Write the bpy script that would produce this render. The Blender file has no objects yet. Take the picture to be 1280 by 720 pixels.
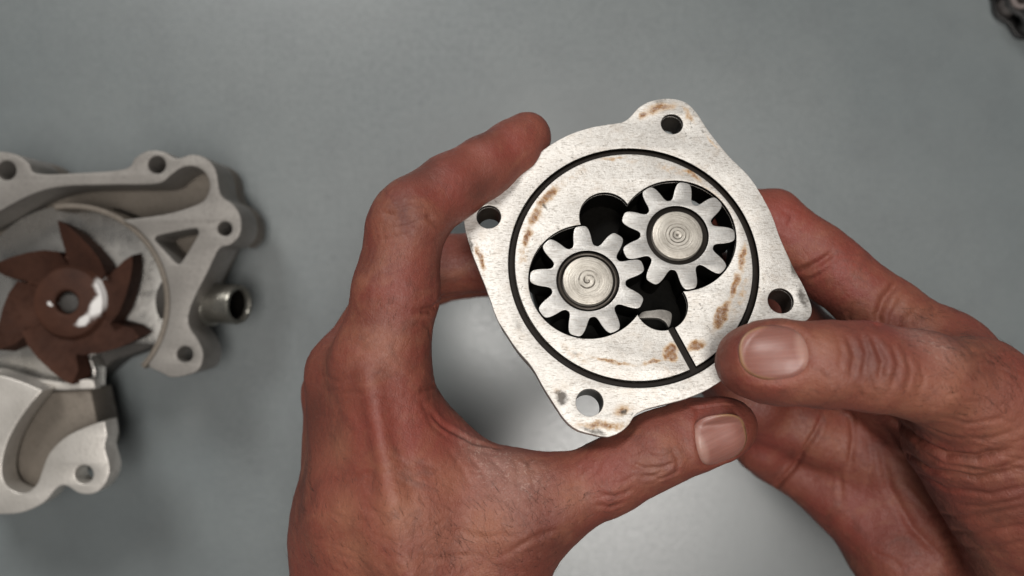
import bpy, bmesh, math, random
import numpy as np
from mathutils import Vector, Matrix, Euler
from mathutils.bvhtree import BVHTree
from mathutils.kdtree import KDTree

S = 0.001                      # everything below is written in millimetres
H = 368.0                      # camera height above the table
FPX = 1280 / 1.2               # focal length in photo pixels (30 mm on 36 mm)
scn = bpy.context.scene
col = scn.collection
rng = np.random.default_rng(7)
random.seed(7)

# ---------------------------------------------------------------- camera, world, lamps, exposure
cd = bpy.data.cameras.new('camera')
cam = bpy.data.objects.new('camera', cd); col.objects.link(cam)
cam.location = (0, 0, H * S)
cd.lens = 30; cd.sensor_width = 36
cd.clip_start = 0.01; cd.clip_end = 20
cd.dof.use_dof = True; cd.dof.focus_distance = 0.240; cd.dof.aperture_fstop = 7.5
scn.camera = cam

w = bpy.data.worlds.new('World'); scn.world = w; w.use_nodes = True
bgn = w.node_tree.nodes['Background']
bgn.inputs[0].default_value = (0.86, 0.93, 1.0, 1); bgn.inputs[1].default_value = 0.06

def area(name, loc, target, size, power, color, spread=180):
    l = bpy.data.lights.new(name, 'AREA'); l.shape = 'RECTANGLE'
    l.size, l.size_y = size[0] * S, size[1] * S; l.energy = power; l.color = color
    l.spread = math.radians(spread)
    o = bpy.data.objects.new(name, l); col.objects.link(o)
    o.location = Vector(loc) * S
    d = Vector(target) - Vector(loc)
    o.rotation_euler = d.to_track_quat('-Z', 'Y').to_euler()
    return o
area('ceiling_lamp', (85, -40, 1100), (10, -20, 60), (340, 300), 5.6, (1.0, 0.965, 0.92))
area('ceiling_lamp', (150, -340, 1100), (20, -40, 60), (380, 340), 4.0, (1.0, 0.955, 0.91))
area('ceiling_lamp', (-480, 1150, 1250), (-20, 0, 60), (520, 520), 19.0, (1.0, 0.98, 0.95))

scn.view_settings.view_transform = 'Standard'
scn.view_settings.look = 'None'
scn.view_settings.exposure = 0.0
scn.view_settings.gamma = 1.0
scn.view_settings.use_curve_mapping = False

# ---------------------------------------------------------------- helpers
def P(px, py, z):
    """photo pixel + height above the table -> point in mm"""
    d = H - z
    return np.array([(px - 640) * d / FPX, (360 - py) * d / FPX, z], dtype=float)

def tag(o, label=None, cat=None, group=None, kind=None):
    if label: o['label'] = label
    if cat: o['category'] = cat
    if group: o['group'] = group
    if kind: o['kind'] = kind
    return o

def empty(name, loc_mm, rot=(0, 0, 0)):
    o = bpy.data.objects.new(name, None); col.objects.link(o)
    o.location = Vector(loc_mm) * S; o.rotation_euler = rot
    o.empty_display_size = 0.01
    return o

def link(name, me, mat, parent=None, smooth=False):
    o = bpy.data.objects.new(name, me); col.objects.link(o)
    if mat and not me.materials: me.materials.append(mat)
    if smooth:
        me.polygons.foreach_set('use_smooth', [True] * len(me.polygons))
    if parent: o.parent = parent
    return o

def smooth_loop(pts, n=6):
    """closed Catmull-Rom through pts"""
    p = np.array(pts, float); N = len(p); out = []
    for i in range(N):
        a, b, c, d = p[i - 1], p[i], p[(i + 1) % N], p[(i + 2) % N]
        for k in range(n):
            t = k / n
            out.append(0.5 * (2 * b + (c - a) * t + (2 * a - 5 * b + 4 * c - d) * t * t + (3 * b - a - 3 * c + d) * t ** 3))
    return np.array(out)

def circle(c, r, n=64, a0=0, a1=2 * math.pi):
    a = np.linspace(a0, a1, n, endpoint=abs(a1 - a0) < 6.28)
    return np.stack([c[0] + r * np.cos(a), c[1] + r * np.sin(a)], 1)

def slab(loops, z0, z1, bevel=0.25, bres=2):
    """2-D loops (even-odd holes) extruded from z0 to z1 (mm), rounded edges -> mesh data in metres"""
    cu = bpy.data.curves.new('c', 'CURVE'); cu.dimensions = '2D'; cu.fill_mode = 'BOTH'
    h = (z1 - z0) / 2
    cu.extrude = (h - bevel) * S; cu.bevel_depth = bevel * S; cu.bevel_resolution = bres
    cu.offset = -bevel * S
    for lp in loops:
        sp = cu.splines.new('POLY'); sp.points.add(len(lp) - 1)
        v = np.zeros((len(lp), 4)); v[:, :2] = np.array(lp) * S; v[:, 3] = 1
        sp.points.foreach_set('co', v.ravel()); sp.use_cyclic_u = True
    o = bpy.data.objects.new('c', cu); col.objects.link(o)
    dg = bpy.context.evaluated_depsgraph_get(); dg.update()
    me = bpy.data.meshes.new_from_object(o.evaluated_get(dg))
    bpy.data.objects.remove(o); bpy.data.curves.remove(cu)
    me.transform(Matrix.Translation((0, 0, (z0 + z1) / 2 * S)))
    me.materials.clear()
    return me

def join(meshes):
    bm = bmesh.new()
    for m in meshes: bm.from_mesh(m)
    me = bpy.data.meshes.new('joined'); bm.to_mesh(me); bm.free()
    for m in meshes: bpy.data.meshes.remove(m)
    return me

def autosmooth(me, deg=35):
    bm = bmesh.new(); bm.from_mesh(me)
    bmesh.ops.remove_doubles(bm, verts=bm.verts, dist=1e-6)
    for f in bm.faces: f.smooth = True
    lim = math.radians(deg)
    for e in bm.edges:
        if len(e.link_faces) != 2 or e.calc_face_angle(0) > lim: e.smooth = False
    bm.to_mesh(me); bm.free()
    return me

def lathe(profile, n=64, closed=False):
    """profile [(r, z)] mm about z"""
    bm = bmesh.new(); rings = []
    for r, z in profile:
        if r < 1e-4: rings.append([bm.verts.new((0, 0, z * S))] * n)
        else: rings.append([bm.verts.new((r * S * math.cos(2 * math.pi * k / n), r * S * math.sin(2 * math.pi * k / n), z * S)) for k in range(n)])
    m = len(rings)
    for i in range(m if closed else m - 1):
        A, B = rings[i], rings[(i + 1) % m]
        for k in range(n):
            q = [A[k], A[(k + 1) % n], B[(k + 1) % n], B[k]]
            q2 = []
            for v in q:
                if v not in q2: q2.append(v)
            if len(q2) > 2:
                try: bm.faces.new(q2)
                except ValueError: pass
    bmesh.ops.recalc_face_normals(bm, faces=bm.faces)
    me = bpy.data.meshes.new('lathe'); bm.to_mesh(me); bm.free()
    return autosmooth(me)

# ---- node helpers
class NT:
    def __init__(s, name):
        s.m = bpy.data.materials.new(name); s.m.use_nodes = True
        s.t = s.m.node_tree; s.b = s.t.nodes['Principled BSDF']
        s.co = s.t.nodes.new('ShaderNodeTexCoord').outputs['Object']
    def n(s, typ, **kw):
        x = s.t.nodes.new(typ)
        for k, v in kw.items(): setattr(x, k, v)
        return x
    def l(s, a, b): s.t.links.new(a, b)
    def put(s, sock, v):
        if hasattr(v, 'is_linked'): s.l(v, sock)
        else: sock.default_value = v
    def math(s, op, a, b=0.0, clamp=False):
        x = s.n('ShaderNodeMath', operation=op); x.use_clamp = clamp
        s.put(x.inputs[0], a); s.put(x.inputs[1], b); return x.outputs[0]
    def noise(s, scale, detail=4, rough=0.55, vec=None, dist=0.0):
        x = s.n('ShaderNodeTexNoise'); x.inputs['Scale'].default_value = scale
        x.inputs['Detail'].default_value = detail; x.inputs['Roughness'].default_value = rough
        x.inputs['Distortion'].default_value = dist
        s.l(vec or s.co, x.inputs['Vector']); return x.outputs['Fac']
    def vor(s, scale, feature='F1', vec=None, out='Distance'):
        x = s.n('ShaderNodeTexVoronoi', feature=feature); x.inputs['Scale'].default_value = scale
        s.l(vec or s.co, x.inputs['Vector']); return x.outputs[out]
    def maprange(s, v, a, b, c=0.0, d=1.0):
        x = s.n('ShaderNodeMapRange'); s.l(v, x.inputs[0])
        for i, q in enumerate((a, b, c, d)): x.inputs[i + 1].default_value = q
        return x.outputs[0]
    def mix(s, f, a, b, mode='MIX'):
        x = s.n('ShaderNodeMix', data_type='RGBA', blend_type=mode)
        s.put(x.inputs[0], f); 
        for sock, v in ((x.inputs[6], a), (x.inputs[7], b)):
            if hasattr(v, 'is_linked'): s.l(v, sock)
            else: sock.default_value = (*v, 1) if len(v) == 3 else v
        return x.outputs[2]
    def mapping(s, scale=(1, 1, 1), rot=(0, 0, 0), loc=(0, 0, 0), vec=None):
        x = s.n('ShaderNodeMapping')
        x.inputs['Scale'].default_value = scale; x.inputs['Rotation'].default_value = rot; x.inputs['Location'].default_value = loc
        s.l(vec or s.co, x.inputs['Vector']); return x.outputs[0]
    def bump(s, h, strength, dist, prev=None):
        x = s.n('ShaderNodeBump'); x.inputs['Strength'].default_value = strength
        x.inputs['Distance'].default_value = dist; s.l(h, x.inputs['Height'])
        if prev: s.l(prev, x.inputs['Normal'])
        return x.outputs[0]
    def attr(s, name, out='Fac'):
        x = s.n('ShaderNodeAttribute'); x.attribute_name = name; return x.outputs[out]
    def set(s, **kw):
        for k, v in kw.items():
            sock = s.b.inputs[k.replace('_', ' ')]
            if hasattr(v, 'is_linked'): s.l(v, sock)
            elif isinstance(v, tuple) and len(v) == 3 and sock.type == 'RGBA': sock.default_value = (*v, 1)
            else: sock.default_value = v
        return s.m

def scratches(t, ang, freq=900, stretch=14, lo=0.60, hi=0.72):
    v = t.mapping(scale=(1, stretch, 1), rot=(0, 0, ang))
    v2 = t.mapping(scale=(freq / stretch, freq / stretch, freq / stretch), vec=v)
    x = t.n('ShaderNodeTexNoise'); x.inputs['Scale'].default_value = 1; x.inputs['Detail'].default_value = 3
    t.l(v2, x.inputs['Vector'])
    return t.maprange(x.outputs['Fac'], lo, hi)

# ================================================================ table
def m_table():
    t = NT('grey_painted_table')
    n1 = t.noise(9, 5, 0.6); n2 = t.noise(420, 4, 0.6); n3 = t.noise(55, 4, 0.6)
    c = t.mix(t.maprange(n1, 0.3, 0.7), (0.121, 0.138, 0.141), (0.145, 0.159, 0.159))
    c = t.mix(t.math('MULTIPLY', t.maprange(n3, 0.45, 0.75), 0.35), c, (0.102, 0.112, 0.115))
    sp = t.maprange(t.noise(1300, 2, 0.5), 0.67, 0.75)
    c = t.mix(t.math('MULTIPLY', sp, 0.25), c, (0.075, 0.08, 0.08))
    r = t.maprange(n2, 0.3, 0.7, 0.30, 0.37)
    return t.set(Base_Color=c, Roughness=r, Specular_IOR_Level=1.0, Normal=t.bump(n2, 0.04, 0.0005))
bm = bmesh.new()
bmesh.ops.create_cube(bm, size=1, matrix=Matrix.Translation((0, 0, -0.015)) @ Matrix.Diagonal((1.5, 1.1, 0.03, 1)))
bmesh.ops.bevel(bm, geom=bm.edges[:], offset=0.003, segments=2, affect='EDGES')
me = bpy.data.meshes.new('table_top'); bm.to_mesh(me); bm.free()
table = tag(link('table_top', me, m_table()), 'plain grey painted table top under the pump parts', 'table', kind='structure')

# ================================================================ gear pump
TILT = math.radians(-16)
PC = P(792, 329, 125)
pn = np.array([0, -math.sin(TILT), math.cos(TILT)]); pu = np.array([1., 0, 0]); pv = np.array([0, math.cos(TILT), math.sin(TILT)])
CAMP = np.array([0, 0, H])
def plate(px, py, depth=0.0):
    d = np.array([(px - 640) / FPX, (360 - py) / FPX, -1.0])
    o = PC - pn * depth
    t = np.dot(o - CAMP, pn) / np.dot(d, pn)
    q = CAMP + d * t - PC
    return np.array([np.dot(q, pu), np.dot(q, pv)])

def stain_mask(t, blobs, nscale=260):
    """blobs in plate mm: (x, y, rx, ry, rotdeg, strength)"""
    dis = t.n('ShaderNodeTexNoise'); dis.inputs['Scale'].default_value = 240; dis.inputs['Detail'].default_value = 3
    t.l(t.co, dis.inputs['Vector'])
    sub = t.n('ShaderNodeVectorMath', operation='SUBTRACT'); t.l(dis.outputs['Color'], sub.inputs[0]); sub.inputs[1].default_value = (.5, .5, .5)
    sc = t.n('ShaderNodeVectorMath', operation='SCALE'); t.l(sub.outputs[0], sc.inputs[0]); sc.inputs['Scale'].default_value = 0.0035
    ad = t.n('ShaderNodeVectorMath', operation='ADD'); t.l(t.co, ad.inputs[0]); t.l(sc.outputs[0], ad.inputs[1])
    tot = None
    for (x, y, rx, ry, rot, st) in blobs:
        m1 = t.n('ShaderNodeMapping', vector_type='TEXTURE')
        m1.inputs['Location'].default_value = (x * S, y * S, 0)
        m1.inputs['Rotation'].default_value = (0, 0, math.radians(rot))
        m1.inputs['Scale'].default_value = (rx * S, ry * S, 1)
        t.l(ad.outputs[0], m1.inputs['Vector'])
        ln = t.n('ShaderNodeVectorMath', operation='LENGTH'); t.l(m1.outputs[0], ln.inputs[0])
        v = t.maprange(ln.outputs['Value'], 1.15, 0.25, 0, st)
        tot = v if tot is None else t.math('MAXIMUM', tot, v)
    n = t.math('MULTIPLY', t.math('SUBTRACT', t.noise(nscale * 1.7, 6, 0.78), 0.5), 1.7)
    return t.math('MULTIPLY', t.maprange(t.math('ADD', tot, n), 0.12, 0.80), t.math('MULTIPLY', tot, 1.8, True), True)

def px_blob(px0, py0, px1, py1, wpx, st):
    a, b = plate(px0, py0), plate(px1, py1); c = (a + b) / 2; d = b - a
    return (c[0], c[1], np.linalg.norm(d) / 2 + 0.5, 1.25 * wpx / 4.39, math.degrees(math.atan2(d[1], d[0])), st)

def m_cast(name, c0, c1, rough=0.55, metal=0.5, fine=700):
    t = NT(name)
    n1 = t.noise(45, 5, 0.6); n2 = t.noise(fine, 4, 0.6)
    c = t.mix(t.maprange(n1, 0.32, 0.68), c0, c1)
    c = t.mix(t.math('MULTIPLY', t.maprange(n2, .5, .75), .4), c, tuple(x * .6 for x in c0))
    return t.set(Base_Color=c, Roughness=t.maprange(n2, .3, .7, rough - .06, rough + .08), Metallic=metal, Normal=t.bump(n2, 0.3, 0.0004))

def m_gear():
    t = NT('ground_gear_steel')
    n1 = t.noise(120, 5, 0.6); n2 = t.noise(1100, 4, 0.65)
    c = t.mix(t.maprange(n1, 0.35, 0.65), (0.37, 0.36, 0.345), (0.53, 0.515, 0.49))
    for a, lo in ((0.35, .60), (1.9, .62), (-0.7, .62)):
        c = t.mix(t.math('MULTIPLY', scratches(t, a, 2600, 9, lo - .05, lo + .07), 0.55), c, (0.26, 0.235, 0.21))
    c = t.mix(t.math('MULTIPLY', t.maprange(n2, .52, .7), .45), c, (0.28, 0.25, 0.22))
    return t.set(Base_Color=c, Roughness=t.maprange(n2, .3, .7, .38, .52), Metallic=0.6,
                 Normal=t.bump(t.noise(1900, 4, .6), .3, .0002))
def m_shaft(spiral):
    t = NT('turned_shaft_steel')
    sx = t.n('ShaderNodeSeparateXYZ'); t.l(t.co, sx.inputs[0])
    x, y = sx.outputs[0], sx.outputs[1]
    r = t.math('MULTIPLY', t.math('SQRT', t.math('ADD', t.math('MULTIPLY', x, x), t.math('MULTIPLY', y, y))), 1000.0)
    an = t.math('ARCTAN2', y, x)
    cb = t.n('ShaderNodeCombineXYZ'); t.l(t.math('MULTIPLY', r, 3.2), cb.inputs[0]); t.l(t.math('MULTIPLY', x, 130.0), cb.inputs[1]); t.l(t.math('MULTIPLY', y, 130.0), cb.inputs[2])
    rings = t.noise(1.0, 4, .65, vec=cb.outputs[0])
    wob = t.math('MULTIPLY', t.math('SUBTRACT', t.noise(260, 3, .6), .5), 2.4)
    ph = t.math('ADD', t.math('MULTIPLY', r, 4.2 if spiral else 6.0), wob)
    if spiral: ph = t.math('ADD', ph, an)
    wv = t.math('SINE', ph)
    msk = t.math('MULTIPLY', t.maprange(r, 3.9 if spiral else 5.0, 2.4), t.maprange(t.noise(300, 4, .6), .36, .50))
    line = t.math('MULTIPLY', t.maprange(wv, .25, .85), msk)
    n1 = t.noise(190, 5, .65)
    c = t.mix(t.maprange(n1, .3, .7), (0.36, 0.33, 0.285), (0.54, 0.505, 0.45))
    c = t.mix(t.math('MULTIPLY', t.maprange(rings, .48, .68), .5), c, (0.24, 0.21, 0.175))
    c = t.mix(t.math('MULTIPLY', t.maprange(t.noise(900, 4), .52, .7), .45), c, (0.24, 0.21, 0.17))
    c = t.mix(t.math('MULTIPLY', line, .95), c, (0.07, 0.058, 0.045))
    b = t.bump(rings, .35, .0003); b = t.bump(line, -.35, .0003, b)
    return t.set(Base_Color=c, Roughness=.42, Metallic=.55, Normal=b)
def m_plain(name, c, rough, metal=0.0, nz=600, amp=.25, spec=.4):
    t = NT(name); n = t.noise(nz, 4, .6)
    cc = t.mix(t.maprange(n, .3, .7), tuple(x * .75 for x in c), tuple(min(1, x * 1.2) for x in c))
    return t.set(Base_Color=cc, Roughness=rough, Metallic=metal, Specular_IOR_Level=spec, Normal=t.bump(n, amp, .0003))

GC = plate(792, 329); GRo, GRi = 35.75, 33.8
def m_plate():
    t = NT('worn_cast_aluminium')
    n1 = t.noise(60, 5, 0.6); n2 = t.noise(900, 5, 0.65)
    c = t.mix(t.maprange(n1, 0.35, 0.68), (0.54, 0.515, 0.48), (0.74, 0.715, 0.675))
    c = t.mix(t.math('MULTIPLY', t.maprange(n2, 0.5, 0.72), 0.55), c, (0.42, 0.38, 0.34))
    # short scratches in several directions
    for a, lo in ((0.9, .62), (-0.55, .63), (1.45, .64), (2.3, .63)):
        c = t.mix(t.math('MULTIPLY', scratches(t, a, 2600, 6, lo - .03, lo + .06), 0.6), c, (0.24, 0.205, 0.17))
    c = t.mix(t.math('MULTIPLY', t.maprange(t.noise(2200, 3, .6), .56, .68), .5), c, (0.34, 0.30, 0.25))
    c = t.mix(t.math('MULTIPLY', t.maprange(t.noise(160, 5, .7), .52, .70), .45), c, (0.47, 0.40, 0.33))
    # pits
    pits = t.math('MULTIPLY', t.maprange(t.noise(620, 4, 0.65), 0.60, 0.67), t.maprange(t.noise(75, 4), 0.46, 0.60))
    c = t.mix(t.math('MULTIPLY', pits, 0.75), c, (0.10, 0.09, 0.075))
    ochre = [px_blob(656, 312, 662, 282, 5, 1.0), px_blob(661, 285, 676, 256, 6, 1.0), px_blob(672, 262, 698, 230, 6, 1.0), px_blob(929, 300, 926, 345, 4.5, .9), px_blob(925, 340, 912, 376, 4.5, 1.0), px_blob(913, 372, 892, 416, 7, 1.1), px_blob(905, 380, 897, 405, 6, 1),
             px_blob(733, 447, 800, 457, 3.2, .75), px_blob(800, 457, 832, 449, 3.2, .8), px_blob(832, 450, 843, 430, 10, 1.2), px_blob(836, 440, 846, 450, 8, 1.2), px_blob(859, 436, 882, 427, 7, 1.1),
             px_blob(740, 200, 790, 196, 2.6, .6), px_blob(852, 212, 878, 228, 4, .8), px_blob(800, 142, 850, 130, 8, .85), px_blob(796, 150, 812, 138, 6, .8), px_blob(850, 130, 872, 158, 5, .6),
             px_blob(594, 300, 606, 345, 4, .9), px_blob(716, 534, 790, 530, 6, .75), px_blob(768, 518, 790, 508, 8, .7), px_blob(690, 480, 705, 505, 5, .4),
             px_blob(880, 165, 900, 190, 3, .5), px_blob(590, 255, 604, 246, 3, .6)]
    ms = stain_mask(t, ochre)
    sv = t.n('ShaderNodeVectorMath', operation='DISTANCE'); t.l(t.mapping(scale=(1, 1, 0)), sv.inputs[0]); sv.inputs[1].default_value = (GC[0] * S, GC[1] * S, 0)
    rad = t.math('ABSOLUTE', t.math('SUBTRACT', sv.outputs['Value'], (GRi - 2.3) * S))
    arc = t.math('MULTIPLY', t.maprange(rad, .0016, .0003), t.math('MULTIPLY', t.maprange(t.noise(38, 3), .50, .60), t.maprange(t.noise(500, 5, .7), .42, .62)))
    ms = t.math('MAXIMUM', ms, t.math('MULTIPLY', arc, .8))
    c = t.mix(t.math('MULTIPLY', ms, t.maprange(t.noise(900, 5, .7), .34, .58, .60, 1.0)), c, t.mix(t.maprange(t.math('ADD', ms, t.math('MULTIPLY', t.noise(420, 5, .7), .6)), 0.90, 1.40), (0.42, 0.235, 0.070), (0.15, 0.056, 0.019)))
    dark = [px_blob(984, 312, 1000, 352, 6, 1), px_blob(996, 350, 1012, 392, 6, .8), px_blob(697, 490, 706, 506, 7, 1), px_blob(778, 512, 782, 518, 5, .9), px_blob(722, 536, 760, 546, 4, .7),
            px_blob(680, 255, 684, 262, 2.5, .7), px_blob(815, 128, 835, 126, 5, .6), px_blob(585, 290, 592, 318, 3, .7), px_blob(640, 395, 655, 420, 6, .4), px_blob(716, 440, 724, 445, 3, .5), px_blob(893, 458, 910, 448, 5, .5)]
    md = stain_mask(t, dark, 520)
    c = t.mix(t.math('MULTIPLY', md, 0.9), c, (0.055, 0.045, 0.035))
    rough = t.maprange(n1, 0.3, 0.7, 0.48, 0.62)
    rough = t.math('ADD', rough, t.math('MULTIPLY', ms, 0.25))
    met = t.math('SUBTRACT', 0.55, t.math('MULTIPLY', t.math('MAXIMUM', ms, md), 0.5))
    b = t.bump(n2, 0.22, 0.0004)
    b = t.bump(t.noise(2400, 3, .6), 0.3, 0.0002, b)
    b = t.bump(pits, -0.5, 0.0004, b)
    return t.set(Base_Color=c, Roughness=rough, Metallic=met, Normal=b)

M_PLATE = m_plate(); M_GEAR = m_gear()
M_POCKET_SHADE = m_plain('oily_dark_pocket', (0.004, 0.0036, 0.003), .5, .0, spec=.05)  # near-black colour stands in for shade in recesses and tooth gaps
M_RECESS_SHADE = m_plain('dark_seal_rubber', (0.010, 0.0075, 0.0055), .6, spec=.15)  # near-black colour stands in for shade in groove, slot and gear bore
M_DARKST = m_plain('dark_oily_steel', (0.055, 0.045, 0.036), .42, .4)  # retaining ring steel, also paints the shade inside the bolt bores

gp = empty('gear_pump', PC, (TILT, 0, 0))
tag(gp, 'open aluminium gear pump housing with two meshing gears, held in both hands', 'pump')

outline_px = [(788, 146), (799, 134), (815, 126), (837, 123), (856, 127), (871, 141), (882, 158), (896, 177), (912, 196), (935, 219), (950, 241), (961, 261), (969, 280), (977, 302), (991, 332), (1004, 357), (1011, 373), (1015, 387), (1011, 398), (998, 405), (975, 411), (952, 425), (933, 447), (914, 466), (897, 479), (879, 490), (852, 500), (823, 507), (804, 513), (793, 520), (785, 532), (774, 541), (759, 546), (740, 543), (721, 537), (708, 527), (695, 509), (680, 485), (665, 459), (646, 436), (631, 414), (620, 395), (609, 365), (594, 327), (587, 308), (581, 285), (580, 269), (588, 256), (603, 243), (624, 238), (639, 227), (661, 203), (684, 184), (710, 169), (736, 160), (765, 155), (779, 152)]
out_lp = smooth_loop([plate(*p) for p in outline_px], 5)
nz_ = rng.normal(0, 1, len(out_lp)); nz_ = np.convolve(np.r_[nz_[-2:], nz_, nz_[:2]], [.2, .2, .2, .2, .2], 'valid')
cen = out_lp.mean(0); out_lp = out_lp + (out_lp - cen) / np.linalg.norm(out_lp - cen, axis=1)[:, None] * nz_[:, None] * 0.12
bolts = [(plate(840, 155), 3.3), (plate(611, 271), 3.55), (plate(976, 376), 3.65), (plate(737, 503), 3.75)]
bolt_lp = [circle(c, r, 40) for c, r in bolts]
g1, g2 = plate(735, 350.5), plate(847, 293.5)
c_in, c_out = plate(757, 271), plate(827, 381)
RP = 16.9
# pocket = union of four discs, traced as r(theta) about an inside point by marching
discs = [(g1, RP), (g2, RP), (c_in, 7.6), (c_out, 7.4)]
def inside(p): return any(np.hypot(*(p - c)) < r for c, r in discs)
mid = (g1 + g2) / 2
def union_boundary():
    pts = []
    for c, r in (discs[0], discs[3], discs[1], discs[2]):       # counter-clockwise round the pocket
        a = np.linspace(0, 2 * math.pi, 300, endpoint=False)
        p = c + r * np.stack([np.cos(a), np.sin(a)], 1)
        keep = np.all([np.hypot(*(p - c2).T) >= r2 - 1e-6 for c2, r2 in discs], 0)
        st = [k for k in range(300) if keep[k] and not keep[k - 1]]
        best = max(st, key=lambda k: next((m for m in range(300) if not keep[(k + m) % 300]), 300))
        m = 0
        while keep[(best + m) % 300]: pts.append(p[(best + m) % 300]); m += 1
    return np.array(pts)
pocket = union_boundary()
if np.sum(pocket[:, 0] * np.roll(pocket[:, 1], -1) - np.roll(pocket[:, 0], -1) * pocket[:, 1]) < 0: pocket = pocket[::-1]
# C-shaped inner land with the radial slot
s0, s1 = plate(838, 408), plate(867, 461)
sd = (s1 - s0) / np.linalg.norm(s1 - s0); sn = np.array([-sd[1], sd[0]]); SW = 1.0
ins = np.array([abs(np.dot(p - s0, sn)) < SW and np.dot(p - s0, sd) > -6 for p in pocket])
k0 = [k for k in range(len(pocket)) if ins[k] and not ins[(k + 1) % len(pocket)]][0]
inner = [pocket[(k0 + 1 + k) % len(pocket)] for k in range(len(pocket)) if not ins[(k0 + 1 + k) % len(pocket)]]
circ = circle(GC, GRi, 160)
insc = np.array([abs(np.dot(p - s0, sn)) < SW and np.dot(p - s0, sd) > 0 for p in circ])
k1 = [k for k in range(160) if insc[k] and not insc[(k + 1) % 160]][0]
outer = [circ[(k1 + 1 + k) % 160] for k in range(160) if not insc[(k1 + 1 + k) % 160]]
def hit_circle(e, c, r):
    o = s0 + sn * e - c; b = o @ sd; return s0 + sn * e + sd * (-b + math.sqrt(b * b - (o @ o - r * r)))
e0 = math.copysign(SW, (outer[0] - s0) @ sn)
inner = [p for p in inner if abs((p - s0) @ sn) > SW + .03 or (p - s0) @ sd < -4]
e1 = math.copysign(SW, (inner[0] - s0) @ sn)
inner = [hit_circle(e1, c_out, 7.4)] + inner + [hit_circle(-e1, c_out, 7.4)]
outer = [hit_circle(e0, GC, GRi)] + outer + [hit_circle(-e0, GC, GRi)]
land = np.array(outer + inner[::-1])
def shrink(lp, f): return cen + (np.array(lp) - cen) * f
T0 = 11.5
top = slab([out_lp, circle(GC, GRo, 160)] + bolt_lp + [land], -1.7, 0, 0.18)
body = slab([shrink(out_lp, .979)] + bolt_lp + [pocket], -T0, -1.71, 0.05, 0)
top.materials.append(M_PLATE)
hb = join([top, body]); autosmooth(hb, 30)
hb.materials.clear(); hb.materials.append(M_PLATE); hb.materials.append(M_POCKET_SHADE); hb.materials.append(M_DARKST)
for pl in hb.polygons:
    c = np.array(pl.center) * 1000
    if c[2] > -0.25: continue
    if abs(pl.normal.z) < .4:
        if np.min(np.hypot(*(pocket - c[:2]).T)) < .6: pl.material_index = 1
        elif any(abs(np.hypot(*(bc - c[:2])) - r) < .5 for bc, r in bolts): pl.material_index = 2  # bore walls coloured dark in place of shade
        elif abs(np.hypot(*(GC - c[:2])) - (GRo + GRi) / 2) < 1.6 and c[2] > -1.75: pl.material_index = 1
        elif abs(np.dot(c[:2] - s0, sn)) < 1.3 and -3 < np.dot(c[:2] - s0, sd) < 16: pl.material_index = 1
link('housing', hb, None, gp)
boss_c = (g1 + g2) / 2
fl = join([slab([circle(boss_c, 29, 96)], -20, -T0 - .02, .6)]); autosmooth(fl)
link('back_cover', fl, M_POCKET_SHADE, gp)  # shade of the pocket floor is put into its colour
# added dark ring, stands in for shade in the groove
sl = lathe([((GRo + GRi) / 2 + 0.93 * math.cos(a), -1.4 + 0.3 * math.sin(a)) for a in np.linspace(0, 2 * math.pi, 12, endpoint=False)], 160, True)
so = link('seal_ring', sl, M_RECESS_SHADE, gp); so.location = (GC[0] * S, GC[1] * S, 0)
# dark strip that paints the shade of the slot
ss = slab([np.array([s0 - sn * .94 + sd * .3, s0 + sn * .94 + sd * .3, s1 + sn * .94, s1 - sn * .94])], -1.69, -1.2, .02, 0)
link('slot_floor', ss, M_RECESS_SHADE, gp)
# raised lip of the outlet port
lp_ = smooth_loop([plate(x, y, 4.0) for x, y in [(799, 397), (803, 390), (815, 388), (828, 387), (839, 391), (839, 402), (836, 409), (832, 403), (824, 398), (812, 397)]], 4)
link('port_lip', autosmooth(slab([lp_], -6.0, -4.0, .12)), m_cast('scuffed_port_steel', (0.10, 0.092, 0.082), (0.30, 0.28, 0.255), .45, .4, 900), gp)

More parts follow.
